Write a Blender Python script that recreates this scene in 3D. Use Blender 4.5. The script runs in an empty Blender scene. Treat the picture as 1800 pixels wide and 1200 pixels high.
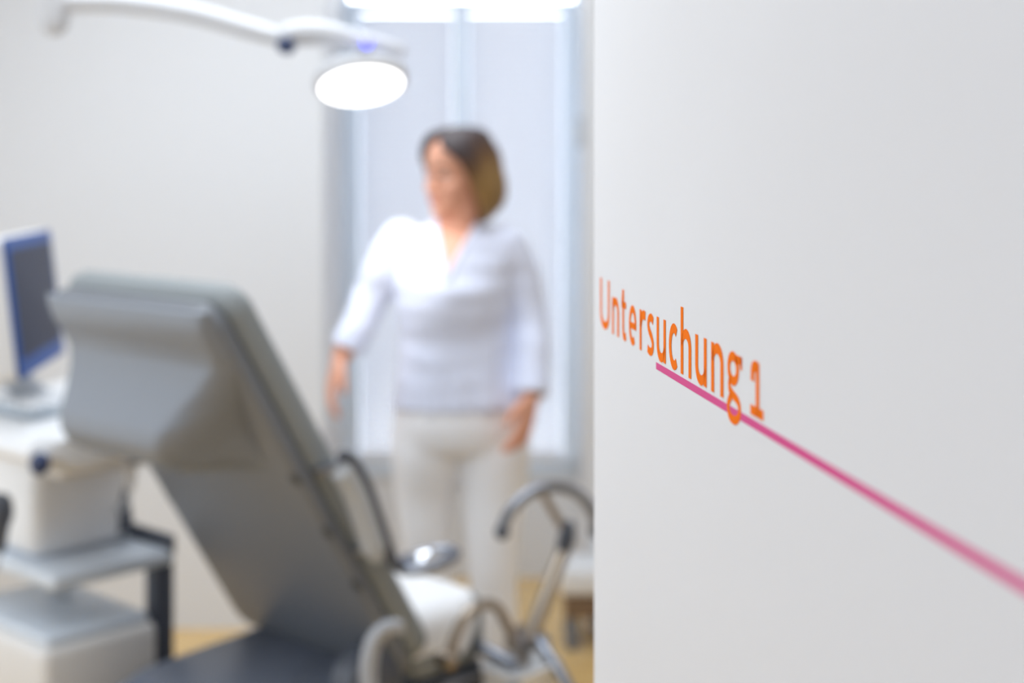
import bpy, bmesh, math, random
from mathutils import Vector, Matrix

random.seed(4)
SC = bpy.context.scene
COL = SC.collection
V = Vector
FPX, CX, HY, EYE = 2500.0, 900.0, 292.0, 1.56      # focal length in pixels, centre column, horizon row, eye height


def P(px, py, Y):
    """world point that stands at depth Y on the sight line of a photograph pixel"""
    return V(((px - CX) / FPX * Y, Y, EYE - (py - HY) / FPX * Y))


def lin(c):
    def f(v):
        v /= 255.0
        return v / 12.92 if v <= 0.04045 else ((v + 0.055) / 1.055) ** 2.4
    return tuple(f(v) for v in c) + (1.0,)


# ------------------------------------------------------------------ camera, world, lights, exposure
cam_d = bpy.data.cameras.new('camera')
cam = bpy.data.objects.new('camera', cam_d)
COL.objects.link(cam)
cam.location = (0, 0, EYE)
cam.rotation_euler = (math.pi / 2, 0, 0)
cam_d.sensor_width = 36.0
cam_d.lens = FPX / 1800.0 * 36.0
cam_d.shift_y = -(600.0 - HY) / 1800.0
cam_d.clip_start = 0.05
cam_d.dof.use_dof = True
cam_d.dof.focus_distance = 1.01
cam_d.dof.aperture_fstop = 3.3
SC.camera = cam

SC.view_settings.view_transform = 'Standard'
SC.view_settings.look = 'None'
SC.view_settings.gamma = 1.0
SC.view_settings.use_curve_mapping = False
SC.view_settings.exposure = 0.05
SC.cycles.use_denoising = True
SC.cycles.max_bounces = 10
SC.cycles.diffuse_bounces = 6
SC.cycles.sample_clamp_indirect = 6.0

world = bpy.data.worlds.new('overcast_sky')
SC.world = world
world.use_nodes = True
bg = world.node_tree.nodes['Background']
bg.inputs[0].default_value = (0.9, 0.95, 1.0, 1)
bg.inputs[1].default_value = 7.0


def area(name, loc, sx, sy, power, color=(1, 1, 1), rot=(0, 0, 0)):
    d = bpy.data.lights.new(name, 'AREA')
    d.shape = 'RECTANGLE'
    d.size, d.size_y = sx, sy
    d.energy = power
    d.color = color
    o = bpy.data.objects.new(name, d)
    COL.objects.link(o)
    o.location = loc
    o.rotation_euler = rot
    return o


area('ceiling_panel_light', (-0.75, 1.8, 2.66), 1.5, 1.5, 22, (0.83, 0.91, 1.0))
area('ceiling_panel_light', (-0.6, 3.55, 2.66), 1.8, 1.0, 30, (0.83, 0.91, 1.0))
area('corridor_panel_light', (-0.5, -0.75, 2.55), 1.8, 0.9, 25, (0.83, 0.905, 1.0))
area('side_fill_light', (-2.4 + 0.03, 2.7, 1.1), 1.7, 2.4, 16, (0.82, 0.91, 1.0), (0, -math.pi / 2, 0))  # fill light added at the windowless left wall to lift the lower room


# ------------------------------------------------------------------ materials
def mat(name, col, rough=0.5, metal=0.0, bump=0.0, bscale=60.0, vary=0.0, coat=0.0, sheen=0.0, spec=0.5):
    m = bpy.data.materials.new(name)
    m.use_nodes = True
    nt = m.node_tree
    b = nt.nodes['Principled BSDF']
    b.inputs['Base Color'].default_value = lin(col)
    b.inputs['Roughness'].default_value = rough
    b.inputs['Metallic'].default_value = metal
    b.inputs['Coat Weight'].default_value = coat
    b.inputs['Specular IOR Level'].default_value = spec
    if sheen:
        b.inputs['Sheen Weight'].default_value = sheen
    tc = nt.nodes.new('ShaderNodeTexCoord')
    nz = nt.nodes.new('ShaderNodeTexNoise')
    nz.inputs['Scale'].default_value = bscale
    nz.inputs['Detail'].default_value = 4
    nt.links.new(tc.outputs['Object'], nz.inputs['Vector'])
    if vary:
        rp = nt.nodes.new('ShaderNodeMix')
        rp.data_type = 'RGBA'
        c = lin(col)
        rp.inputs[6].default_value = tuple(v * (1 - vary) for v in c[:3]) + (1,)
        rp.inputs[7].default_value = tuple(min(1, v * (1 + vary)) for v in c[:3]) + (1,)
        nt.links.new(nz.outputs['Fac'], rp.inputs[0])
        nt.links.new(rp.outputs[2], b.inputs['Base Color'])
    if bump:
        bp = nt.nodes.new('ShaderNodeBump')
        bp.inputs['Strength'].default_value = bump
        bp.inputs['Distance'].default_value = 0.002
        nt.links.new(nz.outputs['Fac'], bp.inputs['Height'])
        nt.links.new(bp.outputs['Normal'], b.inputs['Normal'])
    return m


M = {}
M['wall'] = mat('white wall paint', (222, 223, 226), 0.75, bump=0.15, bscale=180)
M['ceiling'] = mat('ceiling paint', (240, 240, 238), 0.9)
M['door'] = mat('white door laminate', (229, 230, 234), 0.6, bump=0.03, bscale=300, spec=0.3)
M['frame'] = mat('white window frame', (220, 232, 247), 0.4)
M['orange'] = mat('orange vinyl', (252, 122, 0), 0.7, spec=0.1)
M['pink'] = mat('pink vinyl', (222, 88, 150), 0.7, spec=0.15)
M['shell'] = mat('grey plastic shell', (118, 122, 129), 0.38, bump=0.05, bscale=400)
M['cushion'] = mat('grey upholstery', (140, 146, 149), 0.5, bump=0.15, bscale=250)
M['headrest'] = mat('grey headrest plastic', (130, 136, 146), 0.42, bump=0.05, bscale=400)
M['capd'] = mat('dark grey screw caps', (70, 70, 72), 0.5)
M['base'] = mat('slate blue base housing', (106, 113, 128), 0.42)
M['lgrey'] = mat('light grey plastic', (184, 189, 196), 0.4)
M['hinge'] = mat('hinge cover grey', (166, 169, 176), 0.45)
M['lampw'] = mat('lamp enamel', (204, 205, 209), 0.4)
M['pale'] = mat('pale blue grey enamel', (208, 217, 228), 0.35)
M['mgrey'] = mat('mid grey plastic', (120, 124, 132), 0.4)
M['dgrey'] = mat('dark grey plastic', (78, 83, 94), 0.45)
M['black'] = mat('black rubber', (28, 28, 32), 0.6)
M['white'] = mat('white plastic', (232, 233, 235), 0.35)
M['cream'] = mat('cream plastic', (222, 220, 218), 0.4)
M['paper'] = mat('white tissue paper', (244, 245, 248), 0.8, bump=0.25, bscale=35)
M['chrome'] = mat('brushed chrome', (172, 160, 146), 0.3, 1.0)
M['polished'] = mat('polished chrome', (225, 228, 235), 0.06, 1.0)
M['steel'] = mat('satin steel', (146, 151, 162), 0.32, 1.0)
M['blue'] = mat('blue bezel plastic', (40, 78, 146), 0.45, spec=0.25)
M['screen'] = mat('dark screen', (56, 60, 76), 0.5, spec=0.15)
M['keys'] = mat('blue grey keypad', (168, 178, 188), 0.5)
M['knobblue'] = mat('dark blue knob', (46, 60, 98), 0.35)
M['skin'] = mat('skin', (232, 170, 142), 0.5, vary=0.06, bscale=30)
M['lips'] = mat('lips', (190, 96, 90), 0.4)
M['eye'] = mat('eyes', (240, 238, 236), 0.2)
M['iris'] = mat('irises', (70, 62, 56), 0.2)
M['shirt'] = mat('pale lavender blue knit', (226, 231, 250), 0.85, bump=0.3, bscale=300, sheen=0.2)
M['trousers'] = mat('white cotton trousers', (250, 250, 253), 0.85, bump=0.25, bscale=300)
M['shoe'] = mat('white leather shoes', (230, 228, 226), 0.5)
M['brow'] = mat('brown eyebrows', (120, 88, 66), 0.6)
M['watch'] = mat('dark brown watch strap', (92, 66, 54), 0.5)
M['tan'] = mat('brown step shade', (128, 104, 82), 0.5)  # shade below the step stool, put into the colour


def wood_floor():
    m = mat('tan linoleum', (196, 160, 104), 0.16)
    nt = m.node_tree
    b = nt.nodes['Principled BSDF']
    tc = nt.nodes.new('ShaderNodeTexCoord')
    mp = nt.nodes.new('ShaderNodeMapping')
    mp.inputs['Scale'].default_value = (2, 14, 2)
    nz = nt.nodes.new('ShaderNodeTexNoise')
    nz.inputs['Scale'].default_value = 3
    nz.inputs['Detail'].default_value = 6
    rp = nt.nodes.new('ShaderNodeValToRGB')
    rp.color_ramp.elements[0].position = 0.3
    rp.color_ramp.elements[0].color = lin((212, 174, 112))
    rp.color_ramp.elements[1].position = 0.7
    rp.color_ramp.elements[1].color = lin((232, 198, 138))
    nt.links.new(tc.outputs['Object'], mp.inputs['Vector'])
    nt.links.new(mp.outputs['Vector'], nz.inputs['Vector'])
    nt.links.new(nz.outputs['Fac'], rp.inputs['Fac'])
    nt.links.new(rp.outputs['Color'], b.inputs['Base Color'])
    return m


M['floor'] = wood_floor()


def hair_mat():
    m = mat('brown hair with blonde lengths', (110, 84, 60), 0.45)
    nt = m.node_tree
    b = nt.nodes['Principled BSDF']
    at = nt.nodes.new('ShaderNodeAttribute')
    at.attribute_name = 'tone'
    rp = nt.nodes.new('ShaderNodeValToRGB')
    e = rp.color_ramp.elements
    e[0].position, e[0].color = 0.0, lin((150, 116, 66))
    e[1].position, e[1].color = 1.0, lin((64, 52, 54))
    mid = e.new(0.55)
    mid.color = lin((104, 74, 48))
    nt.links.new(at.outputs['Fac'], rp.inputs['Fac'])
    nt.links.new(rp.outputs['Color'], b.inputs['Base Color'])
    return m


M['hair'] = hair_mat()


def emit(name, col, strength):
    m = bpy.data.materials.new(name)
    m.use_nodes = True
    b = m.node_tree.nodes['Principled BSDF']
    b.inputs['Base Color'].default_value = lin(col)
    b.inputs['Emission Color'].default_value = lin(col)
    b.inputs['Emission Strength'].default_value = strength
    return m


M['led'] = emit('lit lamp lens', (255, 255, 255), 4.0)
M['ledblue'] = emit('blue indicator light', (96, 96, 255), 2.4)


def glass():
    m = bpy.data.materials.new('window glass')
    m.use_nodes = True
    nt = m.node_tree
    nt.nodes.clear()
    out = nt.nodes.new('ShaderNodeOutputMaterial')
    mx = nt.nodes.new('ShaderNodeMixShader')
    fr = nt.nodes.new('ShaderNodeFresnel')
    tr = nt.nodes.new('ShaderNodeBsdfTransparent')
    gl = nt.nodes.new('ShaderNodeBsdfGlossy')
    gl.inputs['Roughness'].default_value = 0.02
    fr.inputs['IOR'].default_value = 1.3
    nt.links.new(fr.outputs[0], mx.inputs[0])
    nt.links.new(tr.outputs[0], mx.inputs[1])
    nt.links.new(gl.outputs[0], mx.inputs[2])
    nt.links.new(mx.outputs[0], out.inputs[0])
    return m


M['glass'] = glass()


def slat_mat():
    m = bpy.data.materials.new('translucent white slat')
    m.use_nodes = True
    nt = m.node_tree
    b = nt.nodes['Principled BSDF']
    b.inputs['Base Color'].default_value = lin((226, 229, 236))
    b.inputs['Roughness'].default_value = 0.5
    out = nt.nodes['Material Output']
    tl = nt.nodes.new('ShaderNodeBsdfTranslucent')
    tl.inputs[0].default_value = lin((232, 230, 230))
    mx = nt.nodes.new('ShaderNodeMixShader')
    mx.inputs[0].default_value = 0.11
    nt.links.new(b.outputs[0], mx.inputs[1])
    nt.links.new(tl.outputs[0], mx.inputs[2])
    nt.links.new(mx.outputs[0], out.inputs[0])
    return m


M['slat'] = slat_mat()

# ------------------------------------------------------------------ building helpers
ORG = {}


def root(name, loc, label, cat, group=None):
    o = bpy.data.objects.new(name, None)
    COL.objects.link(o)
    o.empty_display_size = 0.1
    o.location = loc
    ORG[o.name] = V(loc)
    o['label'] = label
    o['category'] = cat
    if group:
        o['group'] = group
    return o


def obj(name, bm, m, parent=None, kind=None, label=None, cat=None, group=None, sharp=40, base=None):
    """links a bmesh (world coordinates) as one object, parented to its thing"""
    if base is not None:
        org = V(base)
    elif parent is not None:
        org = ORG[parent.name]
    else:
        org = V((0, 0, 0))
    bmesh.ops.recalc_face_normals(bm, faces=bm.faces)
    if org.length:
        bmesh.ops.translate(bm, vec=-org, verts=bm.verts)
    me = bpy.data.meshes.new(name)
    bm.to_mesh(me)
    bm.free()
    for p in me.polygons:
        p.use_smooth = True
    me.set_sharp_from_angle(angle=math.radians(sharp))
    me.materials.append(m)
    o = bpy.data.objects.new(name, me)
    COL.objects.link(o)
    if parent is not None:
        o.parent = parent
    else:
        o.location = org
    ORG[o.name] = org
    for k, v in (('kind', kind), ('label', label), ('category', cat), ('group', group)):
        if v:
            o[k] = v
    return o


def struct(name, bm, m, parent=None, **k):
    return obj(name, bm, m, parent, kind='structure' if parent is None else None, **k)


def NB():
    return bmesh.new()


def append(bm, src):
    me = bpy.data.meshes.new('tmp')
    src.to_mesh(me)
    bm.from_mesh(me)
    bpy.data.meshes.remove(me)
    src.free()


def rbox(bm, c, half, ax=None, bev=0.0, seg=3):
    """a box with rounded edges; ax: three axis vectors"""
    t = bmesh.new()
    bmesh.ops.create_cube(t, size=2.0)
    for v in t.verts:
        v.co = V((v.co.x * half[0], v.co.y * half[1], v.co.z * half[2]))
    if bev:
        bmesh.ops.bevel(t, geom=t.edges[:], offset=bev, segments=seg, profile=0.5, affect='EDGES')
    ax = ax or (V((1, 0, 0)), V((0, 1, 0)), V((0, 0, 1)))
    c = V(c)
    for v in t.verts:
        v.co = c + ax[0] * v.co.x + ax[1] * v.co.y + ax[2] * v.co.z
    append(bm, t)
    return bm


def box(bm, x0, x1, y0, y1, z0, z1, bev=0.0):
    return rbox(bm, ((x0 + x1) / 2, (y0 + y1) / 2, (z0 + z1) / 2), ((x1 - x0) / 2, (y1 - y0) / 2, (z1 - z0) / 2), None, bev)


def loft(bm, rings, cap=True, loop=False):
    vs = [[bm.verts.new(p) for p in r] for r in rings]
    n = len(vs[0])
    m = len(vs)
    for i in range(m if loop else m - 1):
        a, b = vs[i], vs[(i + 1) % m]
        for j in range(n):
            bm.faces.new((a[j], a[(j + 1) % n], b[(j + 1) % n], b[j]))
    if cap and not loop:
        bm.faces.new(vs[0][::-1])
        bm.faces.new(vs[-1])
    return bm


def spline(pts, k=6):
    """Catmull-Rom through points (Vectors)"""
    pts = [V(p) for p in pts]
    out = []
    n = len(pts)
    for i in range(n - 1):
        p0, p1, p2, p3 = pts[max(0, i - 1)], pts[i], pts[i + 1], pts[min(n - 1, i + 2)]
        for j in range(k):
            t = j / k
            out.append(0.5 * ((2 * p1) + (p2 - p0) * t + (2 * p0 - 5 * p1 + 4 * p2 - p3) * t * t + (3 * p1 - p0 - 3 * p2 + p3) * t ** 3))
    out.append(pts[-1])
    return out


def lerp_list(vals, n):
    out = []
    for i in range(n):
        t = i / (n - 1) * (len(vals) - 1)
        a = min(int(t), len(vals) - 2)
        out.append(vals[a] + (vals[a + 1] - vals[a]) * (t - a))
    return out


def tube(bm, path, r, n=12, closed=False, round_ends=False, flat=1.0):
    path = [V(p) for p in path]
    m = len(path)
    rs = r if isinstance(r, (list, tuple)) else [r] * m
    if len(rs) != m:
        rs = lerp_list(rs, m)
    if round_ends and not closed:
        d0 = (path[0] - path[1]).normalized()
        d1 = (path[-1] - path[-2]).normalized()
        pre = [path[0] + d0 * rs[0] * math.sin(a) for a in (1.5, 1.15, 0.75, 0.35)]
        post = [path[-1] + d1 * rs[-1] * math.sin(a) for a in (0.35, 0.75, 1.15, 1.5)]
        path = pre + path + post
        rs = [rs[0] * math.cos(a) for a in (1.5, 1.15, 0.75, 0.35)] + list(rs) + [rs[-1] * math.cos(a) for a in (0.35, 0.75, 1.15, 1.5)]
        m = len(path)
    tan = []
    for i in range(m):
        if closed:
            d = path[(i + 1) % m] - path[i - 1]
        else:
            d = path[min(i + 1, m - 1)] - path[max(i - 1, 0)]
        tan.append(d.normalized())
    ref = V((0, 0, 1)) if abs(tan[0].z) < 0.9 else V((1, 0, 0))
    u = tan[0].cross(ref).normalized()
    rings = []
    for i in range(m):
        u = (u - tan[i] * u.dot(tan[i])).normalized()
        v = tan[i].cross(u)
        rings.append([path[i] + u * (math.cos(2 * math.pi * j / n) * rs[i]) + v * (math.sin(2 * math.pi * j / n) * rs[i] * flat) for j in range(n)])
    return loft(bm, rings, True, closed)


def lathe(bm, c, axis, prof, n=28):
    """prof: (distance along axis, radius)"""
    axis = V(axis).normalized()
    ref = V((0, 0, 1)) if abs(axis.z) < 0.9 else V((1, 0, 0))
    u = axis.cross(ref).normalized()
    v = axis.cross(u)
    c = V(c)
    rings = [[c + axis * h + (u * math.cos(2 * math.pi * j / n) + v * math.sin(2 * math.pi * j / n)) * max(r, 1e-4) for j in range(n)] for h, r in prof]
    return loft(bm, rings)


def ellipsoid(bm, c, rx, ry, rz, ax=None, n=16):
    ax = ax or (V((1, 0, 0)), V((0, 1, 0)), V((0, 0, 1)))
    c = V(c)
    t = bmesh.new()
    bmesh.ops.create_uvsphere(t, u_segments=n, v_segments=max(8, n // 2 + 2), radius=1.0)
    for v in t.verts:
        v.co = c + ax[0] * v.co.x * rx + ax[1] * v.co.y * ry + ax[2] * v.co.z * rz
    append(bm, t)
    return bm


def rrect(w, h, r, k=6):
    """rounded rectangle, centred, as (a, b) pairs"""
    r = max(1e-4, min(r, w / 2 - 1e-4, h / 2 - 1e-4))
    out = []
    for cx, cy, a0 in ((w / 2 - r, h / 2 - r, 0), (-w / 2 + r, h / 2 - r, 90), (-w / 2 + r, -h / 2 + r, 180), (w / 2 - r, -h / 2 + r, 270)):
        for j in range(k + 1):
            a = math.radians(a0 + 90 * j / k)
            out.append((cx + r * math.cos(a), cy + r * math.sin(a)))
    return out


def pad(bm, f, ca, cb, w, h, r, n0, n1, edge, k=6):
    """rounded slab: outline in (a, b), thickness from n0 to n1, edges rounded by edge; f maps (a, b, n) to the world"""
    prof = []
    for a in (0, 22, 45, 68, 90):
        t = math.radians(a)
        prof.append((n0 + edge * (1 - math.sin(t)), edge * (1 - math.cos(t))))
    prof = prof[::-1]
    prof += [(n1 - (p[0] - n0), p[1]) for p in prof[::-1]]
    rings = []
    for n, ins in prof:
        rings.append([f(ca + a, cb + b, n) for a, b in rrect(w - 2 * ins, h - 2 * ins, max(0.002, r - ins), k)])
    return loft(bm, rings)


def remeshed(bm, voxel, smooth=4, factor=0.5):
    """fuses overlapping closed shapes into one continuous surface"""
    me = bpy.data.meshes.new('tmp_body')
    bm.to_mesh(me)
    bm.free()
    o = bpy.data.objects.new('tmp_body', me)
    COL.objects.link(o)
    md = o.modifiers.new('r', 'REMESH')
    md.mode = 'VOXEL'
    md.voxel_size = voxel
    ms = o.modifiers.new('s', 'SMOOTH')
    ms.factor = factor
    ms.iterations = smooth
    dg = bpy.context.evaluated_depsgraph_get()
    ev = o.evaluated_get(dg)
    res = bmesh.new()
    tmp = ev.to_mesh()
    res.from_mesh(tmp)
    ev.to_mesh_clear()
    bpy.data.objects.remove(o)
    bpy.data.meshes.remove(me)
    return res


# ------------------------------------------------------------------ the room
RX0, RX1, RY0, RY1, RH = -2.4, 1.7, 0.36, 4.8, 2.7
NX0, NX1, NY = -0.637, 0.253, 5.40            # the window niche
WZ0, WZ1 = 0.385, 2.46
b = box(NB(), RX0 - 0.1, RX1 + 0.1, -1.7, NY + 0.15, -0.1, 0.0)
struct('floor', b, M['floor'])
b = box(NB(), RX0 - 0.1, RX1 + 0.1, -1.7, NY + 0.15, RH, RH + 0.1)
struct('ceiling', b, M['ceiling'])
b = NB()
box(b, RX0 - 0.1, NX0, RY1, NY + 0.15, 0, RH)
box(b, NX1, RX1 + 0.1, RY1, NY + 0.15, 0, RH)
box(b, NX0, NX1, NY, NY + 0.15, 0, WZ0)
box(b, NX0, NX1, NY, NY + 0.15, WZ1, RH)
struct('wall_back', b, M['wall'])
struct('wall_left', box(NB(), RX0 - 0.1, RX0, -1.7, RY1, 0, RH), M['wall'])
struct('wall_right', box(NB(), RX1, RX1 + 0.1, -1.7, RY1, 0, RH), M['wall'])
DX0, DX1 = -0.74, 0.235                        # doorway the camera looks through
b = NB()
box(b, RX0, DX0, RY0 - 0.12, RY0, 0, RH)
box(b, DX1, RX1, RY0 - 0.12, RY0, 0, RH)
box(b, DX0, DX1, RY0 - 0.12, RY0, 2.12, RH)
struct('wall_front', b, M['wall'])
struct('wall_corridor', box(NB(), RX0, RX1, -1.8, -1.7, 0, RH), M['wall'])

# window with frame, mullion and panes
ft, WT = 0.065, 2.165
wb = box(NB(), NX0, NX1, NY - 0.02, NY + 0.05, WZ0, WZ0 + ft, 0.006)
win = struct('window_1', wb, M['frame'])
MX0, MX1 = -0.222, -0.164
for nm, dims in (('window_jamb', (NX0, NX0 + ft, NY - 0.06, NY + 0.05, WZ0 + ft, WT)),
                 ('window_jamb', (NX1 - ft, NX1, NY - 0.06, NY + 0.05, WZ0 + ft, WT)),
                 ('window_mullion', (MX0, MX1, NY - 0.06, NY + 0.045, WZ0 + ft, WT)),
                 ('window_transom', (NX0, NX1, NY - 0.02, NY + 0.05, WT, WT + 0.02)),
                 ('window_jamb', (NX0, NX0 + 0.015, NY - 0.02, NY + 0.05, WT + 0.02, WZ1 - 0.03)),
                 ('window_jamb', (NX1 - 0.015, NX1, NY - 0.02, NY + 0.05, WT + 0.02, WZ1 - 0.03)),
                 ('window_head', (NX0, NX1, NY - 0.02, NY + 0.05, WZ1 - 0.03, WZ1))):
    struct(nm, box(NB(), *dims, 0.004), M['frame'], win)
for x0, x1, z0, z1 in ((NX0 + ft, MX0, WZ0 + ft, WT), (MX1, NX1 - ft, WZ0 + ft, WT), (NX0 + 0.015, NX1 - 0.015, WT + 0.02, WZ1 - 0.03)):
    struct('window_pane', box(NB(), x0, x1, NY + 0.012, NY + 0.02, z0, z1), M['glass'], win)

# ------------------------------------------------------------------ door leaf with the lettering
A, SLOPE = 0.25, (570.0 - CX) / FPX


def D(Y, z, off=0.0):
    """point on the door face at depth Y, height z, proud of the face by off"""
    nrm = V((-1, SLOPE, 0)).normalized()
    return V((A + SLOPE * Y, Y, z)) + nrm * off


DY0, DY1 = 0.40, FPX * A / (1043.5 - 570.0)
dd = V((SLOPE, 1, 0)).normalized()
dn = V((-1, SLOPE, 0)).normalized()
c = (D(DY0, 0) + D(DY1, 0)) / 2 - dn * 0.0225
b = rbox(NB(), V((c.x, c.y, 1.055)), ((D(DY1, 0) - D(DY0, 0)).length / 2, 0.0225, 1.045), (dd, dn, V((0, 0, 1))), 0.0015, 2)
door = struct('door_1', b, M['door'])

XH = 0.129 * A                                  # x-height of the lettering
S0 = FPX * A * (1 / 485.5)
ZB = EYE - 0.580 * A


def T(s, h, off):
    return D(S0 - XH * s, ZB + XH * h, off)


def arc(cx, cy, rx, ry, a0, a1, k=14):
    return [(cx + rx * math.cos(math.radians(a0 + (a1 - a0) * i / k)), cy + ry * math.sin(math.radians(a0 + (a1 - a0) * i / k))) for i in range(k + 1)]


def stroke(polys, pts, w=0.2, closed=False):
    pts = [V((p[0], p[1])) for p in pts]
    n = len(pts)
    L, R = [], []
    for i in range(n):
        if closed:
            a, c_ = pts[i - 1], pts[(i + 1) % n]
        else:
            a, c_ = pts[max(0, i - 1)], pts[min(n - 1, i + 1)]
        d1 = (pts[i] - a)
        d2 = (c_ - pts[i])
        d1 = d1.normalized() if d1.length > 1e-6 else d2.normalized()
        d2 = d2.normalized() if d2.length > 1e-6 else d1
        t = (d1 + d2).normalized()
        nn = V((-t.y, t.x))
        k = 1.0 / max(0.5, t.dot(d1))
        ww = w(i / (n - 1)) if callable(w) else w
        L.append(pts[i] + nn * ww / 2 * k)
        R.append(pts[i] - nn * ww / 2 * k)
    for i in range(n if closed else n - 1):
        j = (i + 1) % n
        polys.append((L[i], R[i], R[j], L[j]))


def sp2(pts, k=8):
    return [(p.x, p.y) for p in spline([V((q[0], q[1], 0)) for q in pts], k)]


def glyph(ch):
    g = []
    if ch == 'U':
        stroke(g, [(0.11, 1.38), (0.11, 0.5)] + arc(0.65, 0.46, 0.54, 0.36, 180, 360) + [(1.19, 0.5), (1.19, 1.38)], 0.21)
    elif ch in 'nh':
        stroke(g, [(0.09, 0), (0.09, 1.45 if ch == 'h' else 0.99)], 0.21)
        stroke(g, arc(0.43, 0.62, 0.325, 0.285, 178, 0) + [(0.755, 0.5), (0.755, 0)], lambda t: 0.13 + 0.085 * min(1, t * 2.5))
    elif ch == 'u':
        stroke(g, [(0.76, 1), (0.76, 0.01)], 0.21)
        stroke(g, arc(0.42, 0.38, 0.325, 0.285, -2, -180) + [(0.095, 0.5), (0.095, 1)], lambda t: 0.13 + 0.085 * min(1, t * 2.5))
    elif ch == 't':
        stroke(g, [(0.2, 1.3), (0.2, 0.3)] + sp2([(0.2, 0.3), (0.26, 0.13), (0.4, 0.09), (0.54, 0.13)]), 0.2)
        stroke(g, [(0.0, 0.91), (0.55, 0.91)], 0.17)
        g.append((V((0.1, 1.3)), V((0.0, 0.99)), V((0.0, 0.85)), V((0.12, 0.85))))
    elif ch == 'e':
        stroke(g, [(0.12, 0.49), (0.74, 0.49)], 0.16)
        stroke(g, [(0.74, 0.42)] + arc(0.43, 0.5, 0.33, 0.41, 0, 305, 24), 0.19)
    elif ch == 'r':
        stroke(g, [(0.09, 0), (0.09, 0.99)], 0.21)
        stroke(g, sp2([(0.12, 0.58), (0.22, 0.8), (0.38, 0.89), (0.62, 0.88)]), lambda t: 0.12 + 0.1 * min(1, 2 * t))
    elif ch == 's':
        stroke(g, sp2([(0.64, 0.84), (0.45, 0.91), (0.22, 0.86), (0.13, 0.72), (0.24, 0.58), (0.46, 0.46), (0.6, 0.31), (0.54, 0.15), (0.34, 0.09), (0.06, 0.14)]), 0.19)
    elif ch == 'c':
        stroke(g, arc(0.45, 0.5, 0.35, 0.41, 52, 308, 24), 0.21)
    elif ch == 'g':
        stroke(g, arc(0.41, 0.665, 0.29, 0.235, 0, 345, 24), 0.18, True)
        stroke(g, [(0.55, 0.87), (0.98, 0.87)], 0.16)
        g.append((V((0.86, 0.95)), V((0.98, 0.95)), V((0.98, 0.7)), V((0.86, 0.72))))
        stroke(g, sp2([(0.24, 0.46), (0.17, 0.36), (0.2, 0.24), (0.4, 0.17), (0.7, 0.1), (0.83, -0.03), (0.76, -0.2), (0.5, -0.3), (0.2, -0.26), (0.09, -0.1), (0.16, 0.04), (0.3, 0.14)], 7), 0.17)
    elif ch == '1':
        stroke(g, [(0.42, 0.0), (0.42, 0.98)], 0.2)
        stroke(g, [(0.0, 0.09), (0.76, 0.09)], 0.18)
        stroke(g, sp2([(0.42, 0.9), (0.28, 0.9), (0.14, 0.84), (0.12, 0.62)]), 0.2)
    return g


LETTERS = [('U', 0.0, 1.30), ('n', 1.67, 0.85), ('t', 2.86, 0.56), ('e', 3.76, 0.86), ('r', 5.0, 0.66), ('s', 5.78, 0.73), ('u', 6.79, 0.85), ('c', 7.97, 0.80),
           ('h', 9.03, 0.87), ('u', 10.24, 0.87), ('n', 11.46, 0.85), ('g', 12.56, 0.98), ('1', 14.07, 0.76)]
let = root('door_lettering', D(S0 - XH * 7, ZB, 0.0), 'orange lettering Untersuchung 1 stuck on the white door leaf', 'lettering')
for ch, s, w in LETTERS:
    b = NB()
    for poly in glyph(ch):
        lo = [b.verts.new(T(s + p[0], p[1], 0.0002)) for p in poly]
        hi = [b.verts.new(T(s + p[0], p[1], 0.00032)) for p in poly]
        k = len(poly)
        b.faces.new(hi)
        b.faces.new(lo[::-1])
        for i in range(k):
            b.faces.new((lo[i], lo[(i + 1) % k], hi[(i + 1) % k], hi[i]))
    obj('letter', b, M['orange'], let)
b = NB()
s_end = (S0 - DY0 - 0.004) / XH
loft(b, [[T(6.70, -0.075, o), T(6.70, -0.235, o), T(s_end, -0.235, o), T(s_end, -0.075, o)] for o in (0.00005, 0.00015)])
obj('adhesive_stripe', b, M['pink'], base=T(6.7, -0.15, 0), label='thin pink adhesive stripe running along the white door under the lettering', cat='stripe')

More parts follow.
